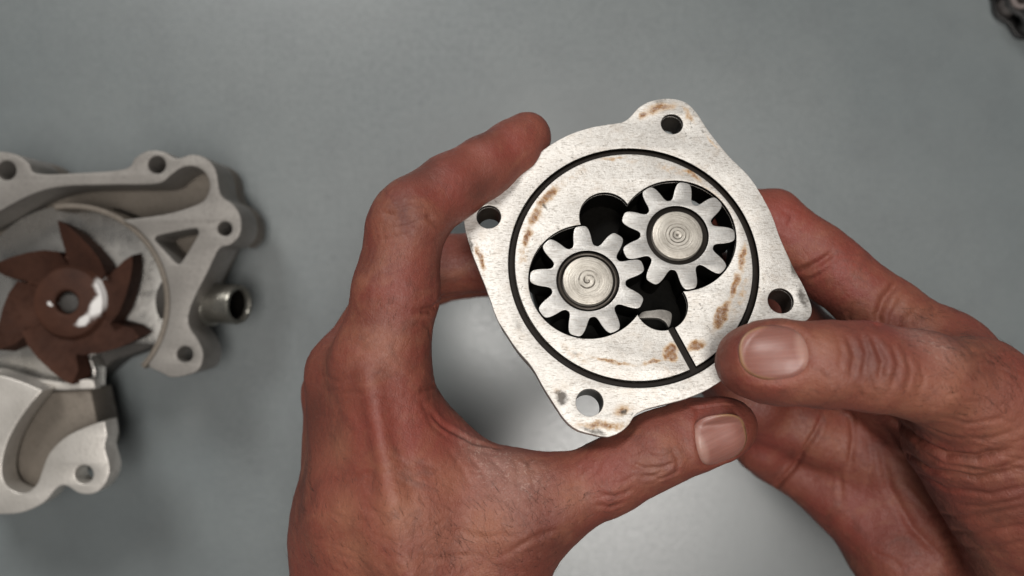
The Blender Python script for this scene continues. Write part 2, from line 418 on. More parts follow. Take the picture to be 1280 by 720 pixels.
def gear_profile(base, n=9, ro=16.45, rr=10.7):
    pts = []
    pit = 2 * math.pi / n
    for k in range(n):
        a0 = math.radians(base) + k * pit
        # half tooth: (angle offset deg, radius)
        half = [(20.0, rr), (17.2, rr + .06), (14.8, rr + .5), (12.9, rr + 1.3), (11.3, rr + 2.5), (9.4, ro - 1.9), (7.4, ro - .8), (5.2, ro - .16), (2.8, ro), (0, ro + .03)]
        seq = [(-a, r) for a, r in half] + [(a, r) for a, r in half[::-1][1:]]
        for a, r in seq[:-1]:
            th = a0 + math.radians(a); pts.append((r * math.cos(th), r * math.sin(th)))
    return smooth_loop(pts, 3)
shaft_mats = [m_shaft(True), m_shaft(False)]
for gi, (gc, base) in enumerate(((g1, 96), (g2, 80))):
    me = slab([gear_profile(base), circle((0, 0), 8.95, 64)], -10.5, -0.12, 0.16)
    autosmooth(me, 40)
    me.materials.append(M_GEAR); me.materials.append(M_POCKET_SHADE)
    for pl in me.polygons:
        if abs(pl.normal.z) < .5: pl.material_index = 1  # tooth sides take the painted pocket shade
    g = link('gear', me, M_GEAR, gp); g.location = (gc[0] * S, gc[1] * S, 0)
    tag(g, ('gear with a spiral scratched shaft end', 'gear with concentric rings on its shaft end')[gi])
    rs = 7.2 if gi == 0 else 7.35
    prof = [(0, -.22), (.5, -.2), (.9, -.08), (1.5, -.10), (2.4, -.04), (3.3, -.10), (4.4, -.04), (rs - .6, -.05), (rs - .2, -.15), (rs, -.5), (rs, -10.4), (0, -10.4)]
    sh = link('shaft', lathe(prof, 72), shaft_mats[gi], g)
    rc = link('bore_floor', lathe([(rs - .05, -1.6), (9.05, -1.6), (9.05, -3), (rs - .05, -3)], 64, True), M_RECESS_SHADE, g)  # recess shade round the shaft is painted on this floor
    if gi == 0:
        link('retaining_ring', lathe([(7.75, -1.5), (8.3, -1.5), (8.35, -.62), (8.1, -.5), (7.8, -.6)], 64, True), M_DARKST, g)

# ================================================================ hands (signed-distance modelling + surface nets)
def net(vals, org, h):
    """naive surface nets"""
    nx, ny, nz = vals.shape
    neg = vals < 0
    c = [(i, j, k) for i in (0, 1) for j in (0, 1) for k in (0, 1)]
    cnt = np.zeros((nx - 1, ny - 1, nz - 1), np.int8)
    for i, j, k in c: cnt += neg[i:nx - 1 + i, j:ny - 1 + j, k:nz - 1 + k]
    act = np.argwhere((cnt > 0) & (cnt < 8))
    idx = -np.ones(cnt.shape, np.int32); idx[tuple(act.T)] = np.arange(len(act))
    cv = np.stack([vals[act[:, 0] + i, act[:, 1] + j, act[:, 2] + k] for i, j, k in c], 1)
    cc = np.array(c, float); pos = np.zeros((len(act), 3)); num = np.zeros(len(act))
    for a in range(8):
        for b in range(a + 1, 8):
            if abs(cc[a] - cc[b]).sum() != 1: continue
            m = (cv[:, a] < 0) != (cv[:, b] < 0)
            t = cv[m, a] / (cv[m, a] - cv[m, b])
            pos[m] += cc[a] + t[:, None] * (cc[b] - cc[a]); num[m] += 1
    verts = org + h * (act + pos / num[:, None])
    faces = []
    for ax in range(3):
        sl0 = [slice(None)] * 3; sl1 = [slice(None)] * 3
        sl0[ax] = slice(0, -1); sl1[ax] = slice(1, None)
        chg = neg[tuple(sl0)] != neg[tuple(sl1)]
        e = np.argwhere(chg); o1, o2 = [(1, 2), (2, 0), (0, 1)][ax]
        ok = (e[:, o1] > 0) & (e[:, o2] > 0) & (e[:, o1] < vals.shape[o1] - 1) & (e[:, o2] < vals.shape[o2] - 1)
        e = e[ok]; fl = neg[tuple(e.T)]
        q = []
        for d1, d2 in ((1, 1), (0, 1), (0, 0), (1, 0)):
            f = e.copy(); f[:, o1] -= d1; f[:, o2] -= d2; q.append(idx[tuple(f.T)])
        q = np.stack(q, 1); q[~fl] = q[~fl][:, ::-1]
        faces.append(q)
    return verts, np.concatenate(faces)

def edges_of(q, nv):
    e = np.concatenate([q[:, [i, (i + 1) % 4]] for i in range(4)]).astype(np.int64)
    e.sort(1); key = e[:, 0] * nv + e[:, 1]
    u, inv = np.unique(key, return_inverse=True)
    return np.stack([u // nv, u % nv], 1), inv.reshape(4, -1).T
def acc(idx, vals, n): return np.stack([np.bincount(idx, vals[:, k], n) for k in range(3)], 1)
def relax(v, q, it):
    e, _ = edges_of(q, len(v)); n = len(v)
    deg = np.bincount(e.ravel(), minlength=n)[:, None]
    for _ in range(it):
        v = .5 * v + .5 * (acc(e[:, 0], v[e[:, 1]], n) + acc(e[:, 1], v[e[:, 0]], n)) / deg
    return v, q
def catmull(v, q):
    n = len(v); e, inv = edges_of(q, n); ne = len(e)
    fp = v[q].mean(1); em = v[e].mean(1)
    cntf = np.bincount(inv.ravel(), minlength=ne)[:, None]
    ef = acc(inv.ravel(), np.repeat(fp, 4, 0), ne) / cntf
    ep = np.where(cntf == 2, .5 * (em + ef), em)
    val = np.bincount(e.ravel(), minlength=n)[:, None].astype(float)
    Fm = acc(q.ravel(), np.repeat(fp, 4, 0), n) / np.bincount(q.ravel(), minlength=n)[:, None]
    Rm = (acc(e[:, 0], em, n) + acc(e[:, 1], em, n)) / val
    vp = (Fm + 2 * Rm + (val - 3) * v) / val
    fi = n + ne + np.arange(len(q)); ei = n + inv
    out = np.concatenate([np.stack([q[:, k], ei[:, k], fi, ei[:, k - 1]], 1) for k in range(4)])
    return np.concatenate([vp, ep, fp]), out

class Field:
    def __init__(s, lo, hi, h):
        s.lo = np.array(lo, float); s.h = h
        s.n = np.ceil((np.array(hi) - s.lo) / h).astype(int) + 1
        s.ax = [s.lo[i] + h * np.arange(s.n[i]) for i in range(3)]
    def blank(s): return np.full(s.n, 30.0, np.float32)
    def cone(s, f, a, ra, b, rb, k, flat=None):
        a, b = np.asarray(a, float), np.asarray(b, float)
        m = max(ra, rb) + k + 6
        lo = np.minimum(a, b) - m; hi = np.maximum(a, b) + m
        i0 = np.clip(np.floor((lo - s.lo) / s.h).astype(int), 0, s.n); i1 = np.clip(np.ceil((hi - s.lo) / s.h).astype(int) + 1, 0, s.n)
        if np.any(i1 <= i0): return
        X = (s.ax[0][i0[0]:i1[0], None, None]).astype(np.float32); Y = s.ax[1][None, i0[1]:i1[1], None].astype(np.float32); Z = s.ax[2][None, None, i0[2]:i1[2]].astype(np.float32)
        ba = b - a; L = max(ba @ ba, 1e-6)
        t = np.clip(((X - a[0]) * ba[0] + (Y - a[1]) * ba[1] + (Z - a[2]) * ba[2]) / L, 0, 1)
        dx, dy, dz = X - (a[0] + t * ba[0]), Y - (a[1] + t * ba[1]), Z - (a[2] + t * ba[2])
        if flat is not None:                      # flatten along a direction: (unit vector, factor)
            nv, ff = flat; q = (dx * nv[0] + dy * nv[1] + dz * nv[2]) * (ff - 1)
            dx, dy, dz = dx + q * nv[0], dy + q * nv[1], dz + q * nv[2]
        d = np.sqrt(dx * dx + dy * dy + dz * dz) - (ra + (rb - ra) * t)
        sub = f[i0[0]:i1[0], i0[1]:i1[1], i0[2]:i1[2]]
        f[i0[0]:i1[0], i0[1]:i1[1], i0[2]:i1[2]] = smin(sub, d.astype(np.float32), k)
def smin(a, b, k):
    if k <= 0: return np.minimum(a, b)
    hh = np.maximum(k - np.abs(a - b), 0) / k
    return np.minimum(a, b) - hh * hh * k * 0.25

def chain(F, f, pts, k):
    for (p0, r0), (p1, r1) in zip(pts[:-1], pts[1:]): F.cone(f, p0, r0, p1, r1, k)

def J(px, py, z, r): return (P(px, py, z), r)

def build_hand(name, palm, fingers, lo, hi, creases, nails, blobs, label, veins=(), h=0.85, k_f=6.0, bump_amp=1.0):
    F = Field(lo, hi, h)
    f = F.blank()
    for (a, b, k) in palm: F.cone(f, a[0], a[1], b[0], b[1], k)
    for ch, kj in fingers:
        g = F.blank(); chain(F, g, ch, 2.5)
        f = smin(f, g, kj)
    for (a, b, k) in veins: F.cone(f, a[0], a[1], b[0], b[1], k)
    v, q = net(f, F.lo, h)
    v, q = relax(v, q, 3); v, q = catmull(v, q)
    me = bpy.data.meshes.new(name)
    me.vertices.add(len(v)); me.vertices.foreach_set('co', (v * S).ravel())
    me.loops.add(q.size); me.loops.foreach_set('vertex_index', q.ravel().astype(np.int32))
    me.polygons.add(len(q)); me.polygons.foreach_set('loop_start', np.arange(0, q.size, 4, dtype=np.int32)); me.polygons.foreach_set('loop_total', np.full(len(q), 4, np.int32))
    me.update(calc_edges=True)
    o = bpy.data.objects.new(name, me); col.objects.link(o)
    n = len(me.vertices)
    co = np.empty(n * 3, np.float32); me.vertices.foreach_get('co', co); co = co.reshape(-1, 3) * 1000.0
    no = np.empty(n * 3, np.float32); me.vertex_normals.foreach_get('vector', no); no = no.reshape(-1, 3)
    nl = len(me.loops); li = np.empty(nl, np.int32); me.loops.foreach_get('vertex_index', li)
    tm = me.copy(); tm.transform(Matrix.Scale(1000, 4)); bmt = bmesh.new(); bmt.from_mesh(tm); bvh = BVHTree.FromBMesh(bmt); bmt.free(); bpy.data.meshes.remove(tm)
    def cast(px, py):
        d = Vector(((px - 640) / FPX, (360 - py) / FPX, -1)).normalized()
        hit = bvh.ray_cast(Vector((0, 0, H)), d)
        return (np.array(hit[0]), np.array(hit[1])) if hit[0] is not None else (None, None)
    disp = np.zeros(n, np.float32)
    # ---- creases: pixel polylines dropped on the skin
    for poly, depth, sig in creases:
        depth = depth * (.78 if depth < .7 else .9)
        pts = []
        for (x0, y0), (x1, y1) in zip(poly[:-1], poly[1:]):
            m = max(2, int(math.hypot(x1 - x0, y1 - y0) / 2.2))
            for t in np.linspace(0, 1, m, endpoint=False): pts.append((x0 + (x1 - x0) * t, y0 + (y1 - y0) * t))
        pts.append(poly[-1]); P3 = []; W = []
        for i, (x, y) in enumerate(pts):
            hit, _ = cast(x, y)
            if hit is not None:
                P3.append(hit); u = i / max(1, len(pts) - 1); W.append(min(1, 5 * u + .15, 5 * (1 - u) + .15))
        if not P3: continue
        P3 = np.array(P3); W = np.array(W); R = sig * 4
        sel = np.nonzero(np.all((co > P3.min(0) - R) & (co < P3.max(0) + R), 1))[0]
        bd = np.full(len(sel), 1e9); bw = np.zeros(len(sel)); cs = co[sel]
        for p, wt in zip(P3, W):
            dd = ((cs - p) ** 2).sum(1); mk = dd < bd; bd[mk] = dd[mk]; bw[mk] = wt
        u = np.sqrt(bd) / sig
        disp[sel] += depth * bw * (-np.exp(-u * u) + 0.20 * np.exp(-((u - 2.1) / 1.0) ** 2)) * (u < 4)
    # ---- nails
    nail_objs = []; nail_in = np.zeros(n, np.float32)
    for (npx, ax_px, nrm, L, W_) in nails:
        c3, sn_ = cast(*npx)
        nv = np.array(nrm, float); nv /= np.linalg.norm(nv)
        a3 = np.array([ax_px[0], -ax_px[1], ax_px[2]], float); a3 -= nv * (a3 @ nv); a3 /= np.linalg.norm(a3)
        s3 = np.cross(nv, a3)
        rel = co - c3
        u = rel @ s3 / (W_ / 2); vv = rel @ a3 / (L / 2); dn = rel @ nv
        near = (np.abs(u) < 2.2) & (np.abs(vv) < 2.2) & (dn > -9) & ((no @ nv) > -0.2)
        rr = (np.abs(u / (1 - .10 * np.clip(vv, -1, 1))) ** 2.5 + np.abs(vv) ** 2.5) ** (1 / 2.5)
        w_in = np.clip((1.02 - rr) / .08, 0, 1)
        ring = np.exp(-((rr - 1.14) / .12) ** 2) * np.clip((0.75 - vv) / .5, 0, 1)
        disp[near] += (-0.50 * w_in + 0.20 * ring)[near]; nail_in[near] = np.maximum(nail_in[near], np.clip((1.25 - rr) / .2, 0, 1)[near])
        nail_objs.append((c3, nv, a3, s3, L, W_))
    # ---- lumpy skin relief (large and mid scale), summed sines with random phases
    r2 = np.random.default_rng(len(name) + n)
    for sc, am, cnt in ((16, .15, 10), (6, .035, 12), (2.6, .018, 16)):
        for _ in range(cnt):
            kv = r2.normal(size=3); kv *= 2 * math.pi / (sc * np.linalg.norm(kv)) * r2.uniform(.7, 1.4)
            disp += (am * bump_amp / math.sqrt(cnt) * 1.4 * np.sin(co @ kv + r2.uniform(0, 6.28)) * (1 - nail_in)).astype(np.float32)
    co2 = co + no * disp[:, None]
    me.vertices.foreach_set('co', (co2 * S).ravel())
    # ---- pigment attributes, with highlights and edge shade painted in
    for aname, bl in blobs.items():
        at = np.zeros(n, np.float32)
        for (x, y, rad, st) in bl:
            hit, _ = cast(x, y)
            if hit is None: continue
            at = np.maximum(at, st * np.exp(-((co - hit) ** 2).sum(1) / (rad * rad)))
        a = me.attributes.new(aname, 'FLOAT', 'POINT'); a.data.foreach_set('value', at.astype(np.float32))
    me.materials.clear(); me.materials.append(M_SKIN)
    me.polygons.foreach_set('use_smooth', [True] * len(me.polygons))
    me.update()
    tag(o, label, 'hand')
    # ---- nail plates
    for (c3, nv, a3, s3, L, W_) in nail_objs:
        bm = bmesh.new(); NR, NA = 14, 48; rows = []
        uvl = []
        for i in range(NR + 1):
            row = []
            for k in range(NA):
                th = 2 * math.pi * k / NA; rr = i / NR
                ct, st = math.cos(th), math.sin(th)
                ee = 2.5; s = (abs(ct) ** ee + abs(st) ** ee) ** (-1 / ee)
                uu, vv = rr * s * ct, rr * s * st
                uw = uu * (1 - .10 * vv)
                p = c3 + s3 * (uw * W_ / 2) + a3 * (vv * L / 2)
                hit = bvh.ray_cast(Vector(p + nv * 14), Vector(-nv))
                hp = np.array(hit[0]) if hit[0] is not None else p - nv * 3.5
                hd = (hp - p) @ nv; hp = p + nv * max(hd, -3.2)
                fold = max(0, (rr - .86) / .14) * max(0, min(1, (.3 - vv) / .5))
                q_ = hp + nv * (0.16 - .62 * fold - .12 * max(0, (rr - .9) / .1) * abs(uu))
                if i == 0 and k > 0: row.append(rows_c); continue
                vtx = bm.verts.new(q_ * S); row.append(vtx); uvl.append((uu, vv))
                if i == 0: rows_c = vtx
            rows.append(row)
        for i in range(NR):
            for k in range(NA):
                qd = [rows[i][k], rows[i + 1][k], rows[i + 1][(k + 1) % NA], rows[i][(k + 1) % NA]]
                if i == 0: qd = [rows[0][0], rows[1][k], rows[1][(k + 1) % NA]]
                bm.faces.new(qd)
        bmesh.ops.recalc_face_normals(bm, faces=bm.faces)
        me2 = bpy.data.meshes.new('fingernail'); bm.to_mesh(me2); bm.free()
        au = me2.attributes.new('nail_u', 'FLOAT', 'POINT'); au.data.foreach_set('value', [x[0] for x in uvl])
        av = me2.attributes.new('nail_v', 'FLOAT', 'POINT'); av.data.foreach_set('value', [x[1] for x in uvl])
        no2 = link('fingernail', me2, M_NAIL, o, True)
        sm = no2.modifiers.new('t', 'SOLIDIFY'); sm.thickness = .0005; sm.offset = -1
    return o, cast

def m_skin():
    t = NT('skin')
    n1 = t.noise(28, 5, .6); n2 = t.noise(130, 5, .6); n3 = t.noise(700, 4, .6)
    c = t.mix(t.maprange(n1, .32, .68), (0.1366, 0.0344, 0.0225), (0.1871, 0.0521, 0.0333))
    c = t.mix(t.math('MULTIPLY', t.maprange(n2, .48, .70), .45), c, (0.1505, 0.0279, 0.0216))
    c = t.mix(t.math('MULTIPLY', t.maprange(n3, .52, .72), .25), c, (0.0861, 0.0251, 0.0171))
    c = t.mix(t.math('MULTIPLY', t.maprange(t.noise(75, 5, .65), .50, .68), .45), c, (0.2049, 0.0688, 0.0405))
    c = t.mix(t.math('MULTIPLY', t.maprange(t.noise(1500, 3, .6), .54, .68), .28), c, (0.2277, 0.0781, 0.0594))
    c = t.mix(t.math('MULTIPLY', t.attr('red'), .75), c, (0.1960, 0.0353, 0.0270))
    c = t.mix(t.math('MULTIPLY', t.attr('tan'), .85), c, (0.2970, 0.1302, 0.0756))  # highlights on raised skin put into the colour
    c = t.mix(t.math('MULTIPLY', t.attr('brown'), .8), c, (0.0772, 0.0233, 0.0153))  # knuckle pigment, plus shade painted along the outer edges
    flake = t.math('MULTIPLY', t.attr('dry'), t.maprange(t.noise(900, 6, .7, dist=1.0), .46, .64))
    flake = t.math('MAXIMUM', flake, t.math('MULTIPLY', t.attr('dry'), .35))
    c = t.mix(t.math('MULTIPLY', flake, .95), c, (0.4158, 0.2790, 0.2340))
    c = t.mix(t.math('MULTIPLY', t.maprange(t.noise(48, 6, .7, dist=.6), .50, .66), .55), c, (0.2326, 0.0911, 0.0522))
    c = t.mix(t.math('MULTIPLY', t.maprange(t.noise(95, 6, .7, dist=.5), .54, .70), .55), c, (0.0842, 0.0279, 0.0189))
    ln = t.math('MULTIPLY', t.math('SUBTRACT', 1.0, t.maprange(t.vor(640, 'DISTANCE_TO_EDGE', vec=t.mapping(scale=(1, .6, 1), rot=(0, 0, -.5))), 0, .10)), t.maprange(t.noise(60, 3), .42, .6))
    c = t.mix(t.math('MULTIPLY', ln, .22), c, (0.0742, 0.0242, 0.0162))
    rough = t.maprange(n3, .3, .7, .48, .66)
    # skin relief: fine crossing lines + pores
    v1 = t.vor(1150, 'DISTANCE_TO_EDGE'); v2 = t.vor(520, 'DISTANCE_TO_EDGE', vec=t.mapping(scale=(1, .55, 1), rot=(0, 0, .6)))
    b = t.bump(t.maprange(v1, 0, .12), .24, .00018)
    b = t.bump(t.maprange(v2, 0, .08), .18, .0002, b)
    b = t.bump(t.noise(420, 5, .65), .26, .0006, b)
    b = t.bump(t.noise(1700, 3, .6), .38, .00022, b)
    b = t.bump(flake, .3, .0004, b)
    return t.set(Base_Color=c, Roughness=rough, Specular_IOR_Level=.42, Normal=b,
                 Subsurface_Weight=.07, Subsurface_Radius=(1.0, .35, .2), Subsurface_Scale=.0022)
def m_nail():
    t = NT('nail')
    u, v = t.attr('nail_u'), t.attr('nail_v')
    cb = t.n('ShaderNodeCombineXYZ'); t.l(u, cb.inputs[0]); t.l(v, cb.inputs[1])
    st = t.noise(1, 4, .6, vec=t.mapping(scale=(9, .5, 1), vec=cb.outputs[0]))
    c = t.mix(t.maprange(st, .35, .65), (0.200, 0.082, 0.064), (0.240, 0.106, 0.084))
    lun = t.n('ShaderNodeVectorMath', operation='LENGTH'); mp = t.mapping(scale=(1.0, 1.45, 0), loc=(0, 1.75, 0), vec=cb.outputs[0]); t.l(mp, lun.inputs[0])
    c = t.mix(t.math('MULTIPLY', t.maprange(lun.outputs['Value'], 1.0, .75), .55), c, (0.35, 0.21, 0.17))
    ln2 = t.n('ShaderNodeVectorMath', operation='LENGTH')
    mp2 = t.mapping(scale=(1, 1, 0), loc=(0, 0, 0), vec=cb.outputs[0])
    e = t.math('POWER', t.math('ADD', t.math('POWER', t.math('ABSOLUTE', u), 2.8), t.math('POWER', t.math('ABSOLUTE', v), 2.8)), .357)
    edge = t.math('MULTIPLY', t.maprange(e, .86, .95), t.maprange(v, -.1, .35))
    c = t.mix(t.math('MULTIPLY', edge, .9), c, (0.235, 0.125, 0.062))
    return t.set(Base_Color=c, Roughness=.40, Specular_IOR_Level=.42, Subsurface_Weight=.1, Subsurface_Scale=.001, Normal=t.bump(st, .12, .0004))
M_SKIN = m_skin(); M_NAIL = m_nail()

# ---- left hand
A = J
L_palm = [
    (A(474, 458, 127, 13.6), A(505, 640, 130, 14.5), 8), (A(505, 640, 130, 14.5), A(525, 800, 128, 16), 10),
    (A(438, 470, 110, 13.4), A(452, 640, 120, 14.5), 10), (A(452, 640, 120, 14.5), A(462, 810, 118, 17), 10),
    (A(430, 490, 92, 12.5), A(430, 660, 106, 14), 10), (A(430, 660, 106, 14), A(425, 815, 106, 17), 10),
    (A(445, 520, 76, 11.5), A(430, 670, 92, 13), 10), (A(430, 670, 92, 13), A(420, 815, 98, 15), 10),
    (A(530, 600, 125, 13), A(600, 720, 120, 17), 14),
    (A(560, 620, 124, 11), A(640, 632, 126, 13.5), 12),
    (A(648, 640, 126, 14.2), A(590, 760, 116, 18), 10),
    (A(510, 540, 118, 12), A(600, 640, 118, 13), 12),
    (A(480, 800, 112, 24), A(500, 1010, 108, 27), 12), (A(545, 800, 112, 22), A(555, 1010, 108, 26), 12),
]
L_f = [
    ([A(478, 450, 127, 13.2), A(494, 370, 129, 11.9), A(508, 286, 129, 10.6), A(512, 272, 129, 10.3), A(560, 236, 123, 9.4), A(608, 208, 117, 9.0), A(640, 189, 112, 8.6), A(659, 172, 110, 7.6)], 5),
    ([A(438, 470, 108, 12.5), A(508, 350, 93, 10.6), A(522, 332, 91, 10.3), A(600, 328, 91, 9.4), A(650, 326, 96, 8)], 4),
    ([A(430, 490, 90, 12), A(506, 362, 76, 10.0), A(520, 342, 75, 9.8), A(610, 330, 78, 9.0), A(660, 330, 88, 8)], 4),
    ([A(445, 520, 74, 11), A(500, 380, 55, 9.0), A(512, 360, 54, 8.6), A(580, 345, 58, 8.0), A(630, 345, 68, 7)], 4),
    ([A(640, 640, 126, 14.0), A(700, 622, 127, 11.6), A(760, 597, 128, 10.4), A(822, 562, 128, 10.6), A(868, 544, 127, 10.0), A(900, 536, 127, 9.0), A(914, 533, 126, 7.6)], 7),
]
L_veins = [
    (A(462, 470, 140.5, 1.5), A(490, 620, 145.5, 1.4), 5), (A(490, 620, 145.5, 1.4), A(515, 740, 144, 1.5), 5),
    (A(425, 520, 121, 1.5), A(440, 640, 134, 1.5), 5), (A(440, 640, 134, 1.5), A(458, 730, 135, 1.4), 5),
]
L_cr = [
    ([(476, 266), (492, 269), (520, 261)], .55, .7), ([(484, 276), (504, 274), (520, 270)], .4, .6), ([(489, 286), (508, 282), (526, 276)], .4, .6), ([(487, 258), (505, 256), (520, 250)], .3, .6), ([(470, 300), (490, 298), (510, 292)], .25, .6),
    ([(532, 268), (547, 282), (556, 284)], .6, .9), ([(525, 390), (540, 388), (550, 380)], 1.3, 1.1), ([(527, 400), (537, 410), (540, 425)], .4, .8),
    ([(520, 490), (535, 486), (546, 478)], .6, .8), ([(530, 508), (552, 530), (590, 553), (628, 562)], .7, .9), ([(524, 500), (540, 530), (560, 548)], .35, .8),
    ([(785, 578), (806, 586), (826, 585), (846, 577)], .6, .7), ([(800, 594), (815, 596), (832, 588)], .55, .7), ([(808, 570), (830, 572), (843, 566)], .45, .7), ([(790, 568), (806, 560), (822, 557)], .3, .6), ([(818, 600), (834, 596), (850, 588)], .4, .6), ([(840, 560), (848, 575), (846, 590)], .4, .7),
    ([(748, 619), (770, 620), (792, 612)], .35, .7), ([(742, 632), (764, 634), (780, 628)], .3, .7), ([(760, 606), (780, 602), (796, 594)], .3, .6), ([(730, 600), (745, 590), (752, 576)], .25, .7), ([(712, 610), (724, 596), (728, 580)], .25, .7),
    ([(640, 568), (650, 590), (645, 610)], .35, .8), ([(655, 570), (668, 590), (668, 612)], .3, .8), ([(610, 570), (630, 588), (636, 606)], .35, .8), ([(585, 570), (604, 590), (612, 610)], .3, .8), ([(560, 560), (580, 590), (590, 612)], .25, .8),
    ([(420, 590), (445, 596), (470, 592)], .2, .8), ([(410, 640), (440, 652), (470, 650)], .2, .8), ([(500, 690), (540, 700), (590, 694)], .25, .8), ([(560, 660), (600, 672), (640, 668)], .25, .8), ([(640, 690), (665, 672), (700, 660)], .3, .8), ([(620, 700), (650, 682), (690, 668)], .25, .8),
    ([(400, 470), (425, 478), (450, 470)], .25, .8), ([(405, 450), (430, 455), (455, 446)], .25, .8),
]
for _ in range(70):   # small random skin lines on the back of the hand
    x, y = random.uniform(385, 620), random.uniform(420, 720); a = random.uniform(-.4, .5); l = random.uniform(10, 26)
    L_cr.append(([(x, y), (x + l * math.cos(a), y + l * math.sin(a) + random.uniform(-3, 3)), (x + 2 * l * math.cos(a), y + 2 * l * math.sin(a))], random.uniform(.06, .16), random.uniform(.45, .7)))
L_blobs = {
    'dry': [(600, 565, 6, .95), (625, 580, 8, 1.0), (650, 592, 7, .95), (585, 552, 4, .7), (640, 610, 6, .5), (820, 585, 3.5, .25)],
    'red': [(480, 350, 12, .5), (560, 225, 9, .6), (640, 180, 7, .6), (520, 560, 16, .6), (470, 600, 14, .4), (740, 590, 9, .6), (560, 540, 8, .8), (880, 520, 6, .5)],
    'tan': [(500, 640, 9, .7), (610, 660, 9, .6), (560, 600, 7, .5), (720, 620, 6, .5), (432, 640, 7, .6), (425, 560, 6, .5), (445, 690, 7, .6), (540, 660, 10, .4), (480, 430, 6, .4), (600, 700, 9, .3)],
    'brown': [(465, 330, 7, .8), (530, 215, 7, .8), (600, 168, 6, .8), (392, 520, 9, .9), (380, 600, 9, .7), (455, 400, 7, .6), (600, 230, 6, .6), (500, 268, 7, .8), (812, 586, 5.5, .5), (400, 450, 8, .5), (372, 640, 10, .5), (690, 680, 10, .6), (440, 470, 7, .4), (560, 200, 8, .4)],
}
L_nails = [((903, 553), (1, -.40, -.05), (.12, -.56, .82), 14.8, 14.2)]
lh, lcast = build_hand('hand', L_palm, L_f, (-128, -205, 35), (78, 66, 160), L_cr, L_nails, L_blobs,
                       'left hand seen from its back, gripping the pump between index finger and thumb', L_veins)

# ---- right hand
R_palm = [
    (A(1180, 442, 106, 12.8), A(1345, 600, 108, 16), 10),
    (A(1130, 505, 84, 12.8), A(1335, 680, 92, 16), 10),
    (A(1082, 565, 72, 12.3), A(1315, 740, 84, 16), 10),
    (A(1046, 612, 66, 12.4), A(1130, 695, 73, 15), 10), (A(1130, 695, 73, 15), A(1295, 800, 80, 20), 10),
    (A(1222, 492, 136, 13.6), A(1345, 640, 118, 20), 14),
    (A(1200, 545, 122, 15), A(1320, 690, 108, 22), 18),
    (A(1190, 470, 118, 9), A(1260, 540, 114, 14), 12),
    (A(1340, 700, 104, 25), A(1640, 960, 100, 29), 12), (A(1320, 760, 98, 24), A(1600, 1010, 98, 28), 12),
]
R_f = [
    ([A(1182, 445, 106, 12.6), A(1110, 395, 104, 11.2), A(1040, 337, 101, 10.4), A(1020, 318, 100, 10.2), A(965, 275, 99, 9.2), A(905, 262, 102, 8)], 5),
    ([A(1132, 508, 84, 12.4), A(1000, 420, 80, 10.8), A(985, 402, 82, 10.5), A(935, 370, 86, 9.4), A(895, 345, 92, 8.2)], 4),
    ([A(1082, 566, 72, 12.4), A(960, 515, 74, 10.8), A(942, 503, 79, 10.2), A(905, 455, 82, 9.2), A(890, 420, 90, 8)], 4),
    ([A(1046, 612, 66, 11.8), A(966, 570, 62, 9.2), A(952, 560, 66, 8.8), A(920, 515, 68, 8.0), A(900, 480, 74, 7)], 4),
    ([A(1222, 490, 137, 13.4), A(1150, 470, 144, 11.8), A(1085, 458, 148, 11.3), A(1030, 455, 148, 11.0), A(975, 453, 146, 10.9), A(950, 452, 145, 10.3), A(938, 452, 143, 9.0)], 7),
]
R_cr = [
    ([(1060, 418), (1069, 446), (1062, 474)], .6, .8), ([(1075, 414), (1084, 440), (1078, 470)], .45, .7), ([(1090, 420), (1104, 451), (1099, 478)], .75, .8), ([(1115, 430), (1123, 455), (1115, 486)], .5, .8), ([(1048, 420), (1053, 440), (1048, 460)], .3, .7), ([(1132, 440), (1138, 465), (1130, 495)], .35, .8), ([(1150, 450), (1154, 475), (1146, 505)], .3, .8), ([(1085, 470), (1092, 490), (1085, 508)], .5, .8), ([(1070, 480), (1076, 495), (1070, 508)], .35, .7), ([(1040, 470), (1046, 486), (1040, 500)], .2, .6),
    ([(1112, 520), (1144, 548), (1182, 569), (1220, 573), (1262, 562)], 1.5, 1.2), ([(1108, 536), (1125, 564), (1163, 588), (1220, 598), (1280, 585)], .9, 1.1), ([(1130, 583), (1182, 611), (1239, 618), (1285, 607)], .65, 1.0), ([(1126, 600), (1163, 642), (1215, 647), (1285, 632)], .55, 1.0), ([(1165, 662), (1220, 666), (1285, 656)], .5, 1.0), ([(1172, 680), (1230, 686), (1285, 676)], .45, 1.0),
    ([(1200, 586), (1240, 588), (1280, 574)], .4, .8), ([(1150, 560), (1180, 580), (1220, 586)], .4, .8), ([(1190, 630), (1230, 634), (1280, 622)], .4, .8), ([(1150, 530), (1190, 548), (1240, 548), (1280, 535)], .4, .9), ([(1170, 520), (1210, 530), (1260, 522)], .3, .8),
    ([(962, 618), (993, 583), (1020, 540), (1032, 512)], 1.1, .9), ([(1064, 514), (1067, 550), (1061, 590)], .8, 1.0), ([(1050, 592), (1052, 628)], .4, .9), ([(1085, 540), (1090, 580), (1080, 620)], .35, 1.0), ([(1090, 690), (1112, 698), (1130, 712)], .4, .9), ([(1100, 560), (1112, 610), (1140, 660), (1180, 700)], .8, 1.3), ([(1010, 600), (1030, 590), (1045, 570)], .35, .9),
    ([(996, 341), (1024, 328), (1044, 314)], 1.3, 1.0), ([(1008, 352), (1028, 342), (1040, 332)], .4, .8), ([(1124, 350), (1106, 372), (1097, 394), (1098, 412)], 1.2, 1.1), ([(1066, 376), (1060, 390), (1062, 404)], .4, .8), ([(1130, 372), (1116, 390), (1112, 410)], .4, .9), ([(1148, 384), (1132, 400), (1128, 418)], .35, .9), ([(975, 262), (990, 270), (985, 285)], .3, .8),
]
